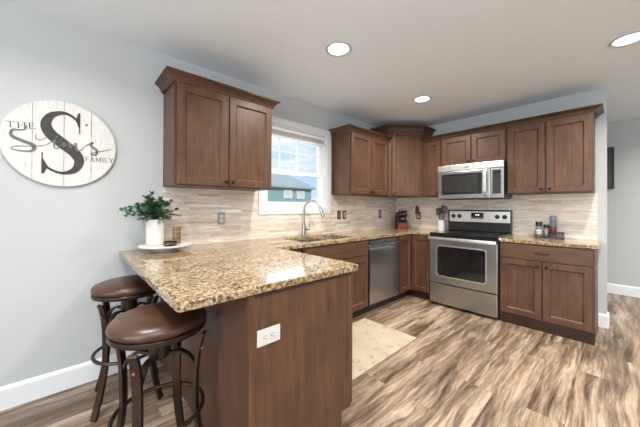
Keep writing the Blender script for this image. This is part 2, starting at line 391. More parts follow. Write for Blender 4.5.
obj('bottom_rail', B(W, -.068, -.016, WY0+.025, WY1-.025, 2.010, 2.026, bev=.003), 'white_vinyl', bl)

# outside
g = struct('ground', B(W, -60, -.2, -30, 60, -1.2, -1.0), 'grass_ground', 'grass outside the window')
hs = thing('neighbor_house', 'teal sided house with grey hip roof seen through the kitchen window', 'house', (-18, 8, -1))
hx0, hx1, hy0, hy1 = -23, -16, 2.5, 11.9
obj('wall', B(W, hx0, hx1, hy0, hy1, -1, 2.85), 'house_siding', hs)
bm = bmesh.new()
e = [(hx0-.3, hy0-.3), (hx1+.3, hy0-.3), (hx1+.3, hy1+.3), (hx0-.3, hy1+.3)]
lo = [bm.verts.new((x, y, 2.80)) for x, y in e]; mi = [bm.verts.new((x, y, 2.95)) for x, y in e]
ra, rb = bm.verts.new(((hx0+hx1)/2, hy0+1.2, 4.45)), bm.verts.new(((hx0+hx1)/2, hy1-.2, 4.45))
bm.faces.new(lo)
for i in range(4): j = (i+1) % 4; bm.faces.new((lo[i], lo[j], mi[j], mi[i]))
bm.faces.new((mi[0], mi[1], ra)); bm.faces.new((mi[1], mi[2], rb, ra)); bm.faces.new((mi[2], mi[3], rb)); bm.faces.new((mi[3], mi[0], ra, rb))
obj('roof', bm, 'house_roof', hs)
for y in (6.3, 9.34, 10.67):
    bm = bmesh.new(); framebox(bm, hx1-.02, hx1+.05, y-.42, y+.42, 1.95, 2.65, .1); f = obj('window', bm, 'white_trim', hs)
    obj('pane', B(W, hx1-.01, hx1+.02, y-.33, y+.33, 2.04, 2.56), 'plastic_white', f)

# ------------------------------------------------------------------ cabinets
UB, BT, CT = 1.39, 2.167, 2.224
LW = lambda y: Fr((0, y), (0, 1), (1, 0))      # left wall frame, u = +y
BWf = Fr((0, 0), (1, 0), (0, -1))              # back wall frame, u = x
def door(f, u0, u1, z0, z1, d, parent, knob=None, name='door', m='wood_vertical', st_=.056):
    bm = bmesh.new(); rings = [(0, 0), (0, .017), (.0025, .020), (st_, .020), (st_+.002, .0185), (st_+.009, .011), (st_+.012, .0065)]
    if u1-u0 < .2: rings = [(a if a < .01 else a-.022, b_) for a, b_ in rings]
    rr = []
    for i, dd in rings: rr.append([bm.verts.new(f(*p)) for p in ((u0+i, d+dd, z0+i), (u1-i, d+dd, z0+i), (u1-i, d+dd, z1-i), (u0+i, d+dd, z1-i))])
    for a, b_ in zip(rr, rr[1:]):
        for i in range(4): j = (i+1) % 4; bm.faces.new((a[i], a[j], b_[j], b_[i]))
    bm.faces.new(rr[0]); bm.faces.new(rr[-1])
    o = obj(name, bm, m, parent)
    if knob: make_knob(f, knob[0], d+.020, knob[1], o)
    return o
def make_knob(f, u, d, z, parent):
    bm = bmesh.new(); prof = [(.006, 0), (.005, .012), (.013, .016), (.0155, .021), (.013, .027), (.005, .029)]; seg = 14; rr = []
    for r, h in prof: rr.append([bm.verts.new(f(u+r*cos(2*pi*k/seg), d+h, z+r*sin(2*pi*k/seg))) for k in range(seg)])
    for a, b_ in zip(rr, rr[1:]):
        for i in range(seg): j = (i+1) % seg; bm.faces.new((a[i], a[j], b_[j], b_[i]))
    bm.faces.new(rr[0]); bm.faces.new(rr[-1]); obj('knob', bm, 'bronze', parent, smooth=True)
def crown(path, z0, z1, parent=None, out_=.062):
    h = z1-z0; prof = [(0, 0), (.008, 0), (.010, .10*h), (.016, .14*h), (.020, .35*h), (.032, .58*h), (.046, .72*h), (.050, .76*h), (out_-.008, .80*h), (out_, .84*h), (out_, h), (0, h)]
    bm = bmesh.new(); rr = []
    for d, z in prof: rr.append([bm.verts.new((p.x, p.y, z0+z)) for p in offs(path, d, False)])
    for a, b_ in zip(rr, rr[1:]+rr[:1]):
        for i in range(len(a)-1): bm.faces.new((a[i], a[i+1], b_[i+1], b_[i]))
    bm.faces.new([r[0] for r in rr]); bm.faces.new([r[-1] for r in rr])
    return bm
g_ = .0015
def wall_cabinet(label, f, u0, u1, z0, z1, doors, group='wall cabinets', knobz=.045):
    c = f((u0+u1)/2, 0, z0); t_ = thing('wall_cabinet', label, 'cabinet', c, group)
    bm = bmesh.new(); box(bm, f, u0+g_, u1-g_, .003, .303, z0, z1, bev=.0015); obj('body', bm, 'wood_vertical', t_)
    for a, b_, k in doors: door(f, a, b_, z0+.008, z1-.012, .304, t_, (k, z0+knobz))
    return t_
f = LW(0)
# left of window
a, b_ = -3.506, -2.666; md = (a+b_)/2
c1 = wall_cabinet('brown two-door wall cabinet with crown, left of the window near the round sign', f, a, b_, UB, BT, [(a+.022, md-.004, md-.030), (md+.004, b_-.006, md+.030)])
obj('crown', crown([(.003, a), (.305, a), (.305, b_), (.003, b_)][::1], BT-.02, CT), 'wood_crown', c1)
# right of window
a, b_ = -1.555, -.70; md = (a+b_)/2
c2 = wall_cabinet('brown two-door wall cabinet between the window and the tall corner cabinet', f, a, b_, UB, BT, [(a+.022, md-.004, md-.030), (md+.004, b_-.03, md+.030)])
obj('crown', crown([(.003, a), (.305, a), (.305, b_-.002)], BT-.02, CT), 'wood_crown', c2)
# corner diagonal
CTZ = 2.405
p0, p1 = Vector((.305, -.70)), Vector((.615, -.305))
cc = thing('corner_wall_cabinet', 'taller diagonal brown corner cabinet with a single door', 'cabinet', (.3, -.3, UB), 'wall cabinets')
bm = bmesh.new(); prism(bm, [(.004, -.004), (.004, -.70), (.305, -.70), (.615, -.305), (.615, -.004)], UB, CTZ-.055)
obj('body', bm, 'wood_vertical', cc)
dl = (p1-p0).length; fd = Fr(p0, p1-p0, ((p1-p0).y, -(p1-p0).x))
door(fd, .045, dl-.045, UB+.008, CTZ-.075, .001, cc, (.075, UB+.045))
obj('crown', crown([(.004, -.70), (.305, -.70), (.615, -.305), (.615, -.004)], CTZ-.075, CTZ), 'wood_crown', cc)
# back wall run
X0, X1, X2, X3 = .617, .885, 1.646, 2.366
wall_cabinet('narrow single-door brown wall cabinet between corner cabinet and microwave', BWf, X0, X1, UB, BT, [(X0+.055, X1-.012, X1-.04)])
md = (X1+X2)/2
wall_cabinet('short two-door brown wall cabinet above the microwave', BWf, X1, X2, 1.785, BT, [(X1+.015, md-.006, md-.035), (md+.006, X2-.012, md+.035)])
md = (X2+X3)/2-.005
wall_cabinet('large two-door brown wall cabinet right of the microwave', BWf, X2, X3, UB, BT, [(X2+.012, md-.006, md-.035), (md+.006, X3-.012, md+.035)])
tag(obj('crown_molding', crown([(X0+.004, -.305), (X3, -.305), (X3, -.003)], BT+.002, CT), 'wood_crown', origin=(1.5, -.15, BT)), 'long brown crown molding over the stove wall cabinets', 'molding')

# base cabinets
CB, CUu, CH, TK = .858, .862, .897, .103
def drawer(f, u0, u1, z0, z1, d, parent, pull=True, name='drawer'):
    bm = bmesh.new(); box(bm, f, u0, u1, d, d+.020, z0, z1, bev=.003); o = obj(name, bm, 'wood_horizontal', parent)
    if pull:
        c_ = (u0+u1)/2; zz = (z0+z1)/2; bm = bmesh.new()
        tube(bm, [f(c_-.05, d+.018, zz), f(c_-.048, d+.040, zz), f(c_-.03, d+.046, zz), f(c_+.03, d+.046, zz), f(c_+.048, d+.040, zz), f(c_+.05, d+.018, zz)], .0055, 8); obj('pull', bm, 'bronze', o, smooth=True)
    return o
def base_body(f, u0, u1, parent, kick=.07, d1=.60, d0=.003, z1=CB):
    bm = bmesh.new(); box(bm, f, u0+g_, u1-g_, d0, d1, TK, z1, bev=.001); obj('body', bm, 'wood_vertical', parent)
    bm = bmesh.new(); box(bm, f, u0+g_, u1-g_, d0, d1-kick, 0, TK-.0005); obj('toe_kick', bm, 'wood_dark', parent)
t_ = thing('base_cabinet', 'brown base cabinet right of the range with one drawer over two doors', 'cabinet', (2.0, -.3, 0), 'base cabinets')
X3 = 2.384
base_body(BWf, X2+.004, X3, t_, kick=.0)
md = (X2+X3)/2
drawer(BWf, X2+.012, X3-.012, .705, .847, .601, t_)
door(BWf, X2+.012, md-.004, TK+.012, .695, .601, t_, (md-.035, .645)); door(BWf, md+.004, X3-.012, TK+.012, .695, .601, t_, (md+.035, .645))
# corner (lazy susan) cabinet
t_ = thing('corner_base_cabinet', 'brown inside-corner base cabinet with two doors meeting at right angle', 'cabinet', (.4, -.4, 0), 'base cabinets')
bm = bmesh.new(); prism(bm, [(.003, -.003), (.003, -.935), (.60, -.935), (.60, -.60), (.881, -.60), (.881, -.003)], TK, CB); obj('body', bm, 'wood_vertical', t_)
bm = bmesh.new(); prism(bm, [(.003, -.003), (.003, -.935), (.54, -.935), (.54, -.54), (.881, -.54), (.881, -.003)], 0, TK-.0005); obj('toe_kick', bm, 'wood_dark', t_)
door(f, -.915, -.625, TK+.012, .847, .601, t_, st_=.05); door(BWf, .625, .872, TK+.012, .847, .601, t_, (.845, .80), st_=.05)
# sink base
t_ = thing('sink_base_cabinet', 'brown sink cabinet with false drawer front beside the dishwasher', 'cabinet', (.3, -2.05, 0), 'base cabinets')
sa, sb = -2.52, -1.572
bm = bmesh.new(); box(bm, f, sa, sb-g_, .003, .08, TK, CB); box(bm, f, sa, sb-g_, .56, .60, TK, CB); box(bm, f, sa, sa+.018, .08, .56, TK, CB); box(bm, f, sb-.02, sb-g_, .08, .56, TK, CB); box(bm, f, sa+.018, sb-.02, .08, .56, TK, TK+.018)
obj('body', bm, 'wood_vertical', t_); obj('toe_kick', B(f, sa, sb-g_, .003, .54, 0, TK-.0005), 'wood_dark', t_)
md = (sa+sb)/2
drawer(f, sa+.02, sb-.012, .70, .845, .601, t_, pull=False, name='false_front')
door(f, sa+.02, md-.004, TK+.012, .69, .601, t_, (md-.035, .64)); door(f, md+.004, sb-.012, TK+.012, .69, .601, t_, (md+.035, .64))
# peninsula
PE, PY0, PY1 = 1.490, -3.517, -2.885
t_ = thing('peninsula_cabinet', 'brown peninsula cabinet block under the granite overhang with outlet on its end', 'cabinet', (.9, -3.2, 0), 'base cabinets')
bm = bmesh.new(); box(bm, W, .003, PE-.02, PY0+.012, PY1, TK, CB); obj('body', bm, 'wood_vertical', t_)
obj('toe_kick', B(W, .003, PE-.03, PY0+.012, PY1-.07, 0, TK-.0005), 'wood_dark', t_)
# end panel: notched at the toe, with thin edge strips
bm = bmesh.new(); pts = [(PY0+.006, 0), (PY1-.07, 0), (PY1-.07, TK), (PY1, TK), (PY1, CB), (PY0+.006, CB)]
va = [bm.verts.new((PE-.019, y, z)) for y, z in pts]; vb = [bm.verts.new((PE-.004, y, z)) for y, z in pts]
bm.faces.new(va); bm.faces.new(vb)
for i in range(6): j = (i+1) % 6; bm.faces.new((va[i], va[j], vb[j], vb[i]))
obj('end_panel', bm, 'wood_vertical', t_)
obj('corner_post', B(W, PE-.021, PE+.001, PY0-.002, PY0+.022, 0, CB, bev=.002), 'wood_vertical', t_)
obj('top_shadow_strip', B(W, PE-.004, PE-.001, PY0+.023, PY1, CB-.012, CB), 'wood_dark', t_)  # darker wood tone paints in the shadow under the counter edge
obj('edge_strip', B(W, PE-.004, PE, PY1-.028, PY1, TK, CB-.013), 'wood_vertical', t_)
obj('back_panel', B(W, .003, PE-.022, PY0, PY0+.011, 0, CB), 'wood_vertical', t_)
fp = Fr((PE, PY1), (-1, 0), (0, 1))
for k in range(2):
    u0 = .004+k*.43; u1 = u0+.42; drawer(fp, u0, u1, .70, .845, .001, t_); door(fp, u0, u1, TK+.012, .69, .001, t_, (u1-.03 if k == 0 else u0+.03, .64))
# blind filler between peninsula and sink base
tag(obj('filler_panel', B(W, .05, .585, -2.880, -2.524, TK, CB), 'wood_vertical', origin=(.3, -2.7, 0)), 'plain brown filler in the corner between peninsula and sink cabinet', 'panel')['group'] = 'base cabinets'

# countertops
def rect_hole(x0, x1, y0, y1, r=.05, n=5):
    P = []
    for cx, cy, a0 in ((x1-r, y1-r, 0), (x0+r, y1-r, 90), (x0+r, y0+r, 180), (x1-r, y0+r, 270)):
        for k in range(n+1): a = radians(a0+90*k/n); P.append((cx+r*cos(a), cy+r*sin(a)))
    return P
PX = 1.496
def fillet(p, r, a0, a1, n=5): return [(p[0]+r*cos(radians(a0+(a1-a0)*k/n)), p[1]+r*sin(radians(a0+(a1-a0)*k/n))) for k in range(n+1)]
poly = [(.002, -3.793)]+fillet((PX-.02, -3.773), .02, -90, 0)+fillet((PX-.02, -2.835), .02, 0, 90)+[(.619, -2.815), (.619, -.619), (.881, -.619), (.881, -.002), (.002, -.002)]
SK = (.14, .53, -2.43, -1.70); mid = -2.07
bm = bmesh.new(); prism(bm, poly, CUu, CH, .005, holes=[rect_hole(SK[0], SK[1], SK[2], mid-.012), rect_hole(SK[0], SK[1], mid+.012, SK[3])])
bmesh.ops.remove_doubles(bm, verts=bm.verts, dist=1e-5)
ctp = tag(obj('granite_countertop', bm, 'granite', origin=(.3, -2, CUu)), 'speckled gold granite worktop running from the peninsula round to the range', 'countertop', 'granite worktops')
bm = bmesh.new(); prism(bm, [(X2+.004, -.002), (X2+.004, -.619), (2.407, -.619), (2.407, -.002)], CUu, CH, .005)
tag(obj('granite_countertop', bm, 'granite', origin=(2, -.3, CUu)), 'short granite worktop right of the range carrying the spice tray', 'countertop', 'granite worktops')
# sink
sk = thing('sink', 'double bowl stainless sink set in the granite below the window', 'sink', (.33, -2.07, .7))
for nm, y0, y1 in (('bowl', SK[2], mid-.012), ('bowl', mid+.012, SK[3])):
    bm = bmesh.new(); o_ = rect_hole(SK[0]-.004, SK[1]+.004, y0-.004, y1+.004); i_ = rect_hole(SK[0]+.002, SK[1]-.002, y0+.002, y1-.002); bt_ = rect_hole(SK[0]+.02, SK[1]-.02, y0+.02, y1-.02)
    R_ = [[bm.verts.new((x, y, z)) for x, y in q] for q, z in ((o_, CUu-.001), (i_, CUu-.001), (i_, .74), (bt_, .70))]
    for a, b_ in zip(R_, R_[1:]):
        for i in range(len(a)): j = (i+1) % len(a); bm.faces.new((a[i], a[j], b_[j], b_[i]))
    bm.faces.new(R_[-1]); q = obj('bowl', bm, 'stainless_sink', sk, smooth=True)
    bm = bmesh.new(); lathe(bm, [(.04, .0), (.04, .003), (.03, .004), (.028, .001)], (.33, (y0+y1)/2, .7005), 20); obj('drain', bm, 'chrome', q, smooth=True)
# faucet
fy_, fx_ = -2.075, .075
fc = thing('faucet', 'tall brushed nickel gooseneck faucet with pull-down spout behind the sink', 'faucet', (fx_, fy_, CH))
bm = bmesh.new(); lathe(bm, [(.029, .0), (.029, .006), (.024, .012), (.022, .10), (.017, .12), (.014, .14)], (fx_, fy_, CH+.0005), 24); obj('base', bm, 'chrome', fc, smooth=True)
bm = bmesh.new(); dx, dy = .80, .60
P = [(fx_, fy_, CH+.13), (fx_, fy_, CH+.305)]
for k in range(1, 13): a = pi-k*radians(165)/12; P.append((fx_+.094*dx*(1+cos(a)), fy_+.094*dy*(1+cos(a)), CH+.305+.094*sin(a)))
tube(bm, P, .0125, 14); obj('neck', bm, 'chrome', fc, smooth=True)
e1 = Vector(P[-1]); dn = (Vector(P[-1])-Vector(P[-2])).normalized()
bm = bmesh.new(); tube(bm, [e1, e1+dn*.02, e1+dn*.05, e1+dn*.11], [.0145, .017, .018, .020], 16); sp_ = obj('spray_head', bm, 'chrome', fc, smooth=True)
bm = bmesh.new(); tube(bm, [e1+dn*.1105, e1+dn*.114], .016, 14); obj('nozzle', bm, 'black_matte', sp_, smooth=True)
bm = bmesh.new(); tube(bm, [e1+dn*.03+Vector((dx, dy, .3))*.016, e1+dn*.06+Vector((dx, dy, .3))*.018], .005, 8); obj('spray_button', bm, 'black_matte', sp_, smooth=True)
bm = bmesh.new(); tube(bm, [(fx_+.015, fy_+.015, CH+.075), (fx_+.03, fy_+.055, CH+.08), (fx_+.03, fy_+.062, CH+.10), (fx_+.025, fy_+.07, CH+.17)], [.012, .012, .009, .006], 12); obj('handle', bm, 'chrome', fc, smooth=True)

# backsplash
BS = CH+.0005
bm = bmesh.new()
box(bm, W, .0005, .009, -3.506, -2.627, BS, UB-.001); box(bm, W, .0005, .009, -2.627, -1.583, BS, 1.146); box(bm, W, .0005, .009, -1.583, -.010, BS, UB-.001)
b1 = tag(obj('tile_backsplash', bm, 'tile_left'), 'beige stone strip mosaic backsplash on the window wall', 'backsplash', 'tile backsplashes')
tag(obj('tile_backsplash', B(W, .0005, 2.38, -.009, -.0005, BS, UB-.001), 'tile_back'), 'beige stone strip mosaic backsplash on the stove wall', 'backsplash', 'tile backsplashes')

def crom(P, n=8):                          # smooth curve through points (any dimension)
    P = [Vector(p) for p in P]; Q = [P[0]*2-P[1]]+P+[P[-1]*2-P[-2]]; r = []
    for i in range(1, len(Q)-2):
        for k in range(n):
            s = k/n; a, b_, c, d = Q[i-1], Q[i], Q[i+1], Q[i+2]
            r.append(.5*((2*b_)+(c-a)*s+(2*a-5*b_+4*c-d)*s*s+(3*b_-a-3*c+d)*s**3))
    r.append(P[-1]); return r

# ------------------------------------------------------------------ appliances
# range
rg = thing('kitchen_range', 'stainless freestanding range with black glass cooktop and oven window', 'range', ((X1+X2)/2, -.33, 0))
rx0, rx1 = X1+.004, X2-.002
obj('body', B(W, rx0, rx1, -.605, -.02, .03, .875), 'black_matte', rg)
for x in (rx0+.04, rx1-.04):
    for y in (-.56, -.08): bm = bmesh.new(); lathe(bm, [(.018, 0), (.018, .0298)], (x, y, 0), 12); obj('foot', bm, 'black_matte', rg)
ck = obj('cooktop', B(W, rx0-.001, rx1, -.655, -.02, .876, .915, bev=.006), 'oven_glass', rg)
for x, y, r in ((rx0+.20, -.47, .105), (rx1-.2, -.47, .085), (rx0+.2, -.2, .075), (rx1-.2, -.2, .095)):
    bm = bmesh.new(); lathe(bm, [(r, 0), (r, .0006), (r-.003, .0006), (r-.003, 0)], (x, y, .9152), 40, cap=False)
    obj('burner_ring', bm, 'mesh_grey', ck)
bm = bmesh.new(); box(bm, W, rx0, rx1, -.085, -.02, .9155, 1.20, bev=.008); bgd = obj('backguard', bm, 'black_plastic', rg)
px0, px1 = rx0+.022, rx1-.012
pn = obj('control_panel', B(W, px0, px1, -.0905, -.0852, 1.040, 1.182, bev=.002), 'handle_steel', rg)
dsp = obj('display', B(W, (rx0+rx1)/2-.075, (rx0+rx1)/2+.075, -.0925, -.0906, 1.085, 1.165, bev=.0008), 'display', pn)
bm = bmesh.new()
for i, ch in enumerate('1234'):
    x = (rx0+rx1)/2-.022+i*.012+(.004 if i > 1 else 0); box(bm, W, x, x+.007, -.0930, -.0926, 1.137, 1.139); box(bm, W, x+.0055, x+.007, -.0930, -.0926, 1.125, 1.139)
obj('digits', bm, 'lamp_glow', dsp)
bm = bmesh.new()
for i in range(8): box(bm, W, (rx0+rx1)/2-.064+i*.0165, (rx0+rx1)/2-.053+i*.0165, -.0930, -.0926, 1.097, 1.105)
obj('buttons', bm, 'outlet_nickel', dsp)
for x in (px0+.055, px0+.135, px1-.135, px1-.055):
    bm = bmesh.new(); lathe(bm, [(.027, 0), (.027, -.008), (.022, -.010), (.020, -.026), (.016, -.029)], (x, -.0906, 1.115), 20, axis='y'); box(bm, W, x-.003, x+.003, -.128, -.118, 1.097, 1.133)
    obj('knob', bm, 'black_plastic', rg, smooth=True)
# oven door
def rring(y, x0, x1, z0, z1, r, n=6):
    P = []
    for cx, cz, a0 in ((x1-r, z1-r, 0), (x0+r, z1-r, 90), (x0+r, z0+r, 180), (x1-r, z0+r, 270)):
        for k in range(n+1): a = radians(a0+90*k/n); P.append((cx+r*cos(a), y, cz+r*sin(a)))
    return P
od = obj('oven_door', B(W, rx0+.002, rx1-.002, -.655, -.607, .290, .838, bev=.006), 'stainless', rg)
bm = bmesh.new(); R_ = [[bm.verts.new(p) for p in q] for q in (rring(-.6552, rx0+.085, rx1-.105, .372, .762, .035), rring(-.659, rx0+.087, rx1-.107, .374, .760, .033), rring(-.659, rx0+.096, rx1-.116, .383, .751, .028), rring(-.6553, rx0+.098, rx1-.118, .385, .749, .026))]
for a, b_ in zip(R_, R_[1:]):
    for i in range(len(a)): j = (i+1) % len(a); bm.faces.new((a[i], a[j], b_[j], b_[i]))
wf = obj('window_frame', bm, 'handle_steel', od, smooth=True)
bm = bmesh.new(); bm.faces.new([bm.verts.new(p) for p in rring(-.6565, rx0+.0965, rx1-.1165, .3835, .7505, .027)]); bm.faces.new([bm.verts.new(p) for p in rring(-.6553, rx0+.0965, rx1-.1165, .3835, .7505, .027)]); obj('oven_window', bm, 'oven_glass', od)
bm = bmesh.new(); box(bm, W, rx0+.004, rx1-.004, -.705, -.682, .828, .866, bev=.008)
for x in (rx0+.03, rx1-.03): box(bm, W, x-.014, x+.014, -.684, -.650, .829, .837, bev=.003)
obj('handle', bm, 'handle_steel', od, smooth=True)
obj('drawer', B(W, rx0+.002, rx1-.002, -.655, -.607, .035, .278, bev=.006), 'stainless', rg)

# microwave
mw = thing('microwave', 'stainless over-the-range microwave under the short cabinet', 'microwave', ((X1+X2)/2, -.2, 1.345))
mz0, mz1, myf = 1.345, 1.778, -.40
obj('body', B(W, X1+.004, X2-.004, -.385, -.012, mz0+.004, mz1, bev=.004), 'black_plastic', mw)
obj('vent_panel', B(W, X1+.003, X2-.004, -.420, -.386, mz1-.078, mz1, bev=.006), 'handle_steel', mw)
bm = bmesh.new(); box(bm, W, X1+.003, X2-.142, -.420, -.386, mz0, mz1-.083, bev=.006); dr = obj('door', bm, 'stainless', mw)
bm = bmesh.new(); box(bm, W, X1+.055, X2-.225, -.4225, -.4202, mz0+.055, mz1-.118, bev=.001); gw = obj('glass', bm, 'oven_glass', dr)
bm = bmesh.new()
for i in range(60): x = X1+.085+i*.0068; box(bm, W, x, x+.0022, -.4230, -.4226, mz0+.08, mz1-.14)
obj('screen', bm, 'mesh_grey', gw)
bm = bmesh.new(); hx = X2-.185
tube(bm, [(hx, -.4205, mz0+.035), (hx, -.445, mz0+.045), (hx, -.455, mz0+.08), (hx, -.455, mz1-.15), (hx, -.445, mz1-.112), (hx, -.4205, mz1-.102)], .0, sq=(.026, .016), up=Vector((1, 0, 0))); obj('handle', bm, 'handle_steel', dr)
obj('control_panel', B(W, X2-.139, X2-.004, -.420, -.386, mz0, mz1-.083, bev=.005), 'stainless', mw)
kp = obj('keypad', B(W, X2-.115, X2-.030, -.4222, -.4202, mz0+.05, mz1-.105, bev=.0008), 'black_plastic', mw)
bm = bmesh.new()
for i in range(3):
    for j in range(7): box(bm, W, X2-.106+i*.025, X2-.088+i*.025, -.4229, -.4223, mz0+.062+j*.026, mz0+.074+j*.026)
obj('key', bm, 'mesh_grey', kp)
obj('clock_display', B(W, X2-.10, X2-.045, -.4230, -.4223, mz1-.140, mz1-.118), 'display', kp)
obj('badge', B(W, (X1+X2)/2-.05, (X1+X2)/2+.01, -.4212, -.4202, mz1-.048, mz1-.036), 'chrome', mw)
obj('underside', B(W, X1+.02, X2-.02, -.37, -.03, mz0-.006, mz0+.0035), 'black_matte', mw)

# dishwasher
dw = thing('dishwasher', 'stainless dishwasher between the sink cabinet and the corner cabinet', 'dishwasher', (.3, -1.26, 0))
da, db = -1.566, -.940
obj('tub', B(f, da+.002, db-.002, .03, .585, .10, .855), 'black_matte', dw)
obj('toe_panel', B(f, da+.004, db-.004, .03, .535, .0, .0995), 'black_matte', dw)
bm = bmesh.new(); pr_ = [(.586, .108), (.612, .108), (.622, .13), (.626, .30), (.627, .55), (.624, .74), (.620, .765), (.606, .775), (.603, .80), (.618, .812), (.620, .848), (.586, .850)]
va = [[bm.verts.new((x, y, z)) for x, z in pr_] for y in (da+.006, db-.006)]
bm.faces.new(va[0]); bm.faces.new(va[1])
for i in range(len(pr_)): j = (i+1) % len(pr_); bm.faces.new((va[0][i], va[0][j], va[1][j], va[1][i]))
dd = obj('door', bm, 'stainless', dw)
bm = bmesh.new(); box(bm, W, .640, .662, da+.03, db-.03, .775, .803, bev=.008)
for y in (da+.05, db-.05): box(bm, W, .600, .645, y-.012, y+.012, .778, .800)
obj('handle', bm, 'chrome', dd, smooth=True)
obj('badge', B(W, .6195, .6210, -1.27, -1.21, .826, .834), 'mesh_grey', dd)

# ------------------------------------------------------------------ recessed lights
def downlight(x, y, label, watts=28):
    t_ = thing('recessed_light', label, 'ceiling light', (x, y, H), 'recessed ceiling lights')
    bm = bmesh.new(); lathe(bm, [(.100, -.0008), (.100, -.006), (.094, -.011), (.086, -.008), (.081, -.003), (.080, -.0012)], (x, y, H), 40, cap=False); obj('trim_ring', bm, 'lamp_rim', t_, smooth=True)
    bm = bmesh.new(); lathe(bm, [(.0795, -.0008), (.0795, -.003), (.03, -.005)], (x, y, H), 32); obj('bulb', bm, 'lamp_glow', t_)
    l = bpy.data.lights.new('downlight', 'AREA'); l.shape = 'DISK'; l.size = .13; l.energy = watts; l.color = (1, .94, .85); l.spread = radians(150)
    o = bpy.data.objects.new('lamp_light', l); COL.objects.link(o); o.parent = t_; o.location = (0, 0, -.012)
downlight(1.029, -2.511, 'round recessed ceiling light left of centre, above the peninsula')
downlight(1.001, -1.089, 'round recessed ceiling light nearest the tall corner cabinet')
downlight(2.575, -1.04, 'round recessed ceiling light at the right edge of the photo')
for x, y in ((2.6, -2.55), (1.05, -4.2), (2.6, -4.3), (4.3, -2.6), (4.3, -1.0), (4.3, -4.3), (3.6, .75), (5.2, .75)):  # unseen downlights added to brighten the living side and the far room
    downlight(x, y, 'added round recessed ceiling light out of view, brightening the rooms', 38 if y > 0 else 20)

# ------------------------------------------------------------------ outlets and switches
def outlet(name, fr, u, d, z, label, plate='outlet_nickel', horiz=False, kind='duplex', face='plastic_white'):
    t_ = thing(name, label, 'outlet' if name == 'outlet' else 'switch', fr(u, d, z), 'wall outlets')
    a, b_ = (.0575, .035) if horiz else (.035, .0575)
    bm = bmesh.new(); box(bm, fr, u-a, u+a, d+.0006, d+.006, z-b_, z+b_, bev=.002); obj('cover_plate', bm, plate, t_)
    if kind == 'duplex':
        for s in (-1, 1):
            cu, cz = (u+s*.0195, z) if horiz else (u, z+s*.0195)
            bm = bmesh.new(); box(bm, fr, cu-(.0145 if horiz else .0165), cu+(.0145 if horiz else .0165), d+.006, d+.0085, cz-(.0165 if horiz else .0145), cz+(.0165 if horiz else .0145), bev=.001)
            q = obj('receptacle', bm, face, t_)
            bm = bmesh.new()
            for e_ in (-1, 1):
                if horiz: box(bm, fr, cu-.004, cu+.005, d+.0085, d+.0089, cz+e_*.0062-.001, cz+e_*.0062+.001)
                else: box(bm, fr, cu+e_*.0062-.001, cu+e_*.0062+.001, d+.0085, d+.0089, cz-.004, cz+.005)
            if horiz: box(bm, fr, cu-.011, cu-.007, d+.0085, d+.0089, cz-.002, cz+.002)
            else: box(bm, fr, cu-.002, cu+.002, d+.0085, d+.0089, cz-.011, cz-.007)
            obj('slot', bm, 'black_matte', q)
    else:
        bm = bmesh.new(); box(bm, fr, u-.0165, u+.0165, d+.006, d+.008, z-.033, z+.033, bev=.001); obj('rocker', bm, face, t_)
        bm = bmesh.new(); box(bm, fr, u-.005, u+.005, d+.008, d+.018, z-.003, z+.012, bev=.002); obj('toggle', bm, face, t_)
    return t_
fl = LW(0)
outlet('outlet', fl, -3.02, .009, 1.12, 'outlet with pewter plate on backsplash between plant and window', 'outlet_nickel')
outlet('light_switch', fl, -1.420, .009, 1.125, 'left of the two dark plates beside the window, a switch', 'outlet_bronze', kind='switch', face='outlet_nickel')
outlet('outlet', fl, -1.317, .009, 1.125, 'right of the two dark plates beside the window, an outlet', 'outlet_bronze')
outlet('outlet', fl, -.488, .009, 1.122, 'dark plated outlet near the knife block corner', 'outlet_bronze')
outlet('outlet', BWf, .405, .009, 1.10, 'dark plated outlet behind the knife block with a red plug-in above', 'outlet_bronze')
fe = Fr((PE, 0), (0, 1), (1, 0))
outlet('outlet', fe, -3.425, -.004, .672, 'white horizontal outlet on the end of the peninsula', 'plastic_white', horiz=True)
t_ = thing('plug_in_freshener', 'small dark red plug-in warmer in the outlet beside the knife block', 'air freshener', (.39, -.03, 1.15), None)
bm = bmesh.new(); box(bm, BWf, .365, .425, .0185, .052, 1.125, 1.175, bev=.008); obj('base', bm, 'red_wood', t_)
bm = bmesh.new(); lathe(bm, [(.026, 0), (.030, .02), (.026, .055), (.014, .075), (.006, .088)], (.395, -.045, 1.1755), 20); obj('shade', bm, 'red_wood', t_, smooth=True)

# ------------------------------------------------------------------ things on the counter
TZ = CH+.0005
tx, ty = .20, -3.525
t_ = thing('serving_tray', 'round white footed tray holding the potted plant near the wall', 'tray', (tx, ty, TZ))
bm = bmesh.new(); lathe(bm, [(.085, 0), (.088, .005), (.06, .010), (.055, .022), (.075, .030)], (tx, ty, TZ), 40); obj('foot', bm, 'ceramic', t_, smooth=True)
bm = bmesh.new(); lathe(bm, [(.166, .0305), (.179, .038), (.180, .044), (.170, .046), (.166, .0445)], (tx, ty, TZ), 56); obj('plate', bm, 'ceramic', t_, smooth=True)
PZ = TZ+.0465
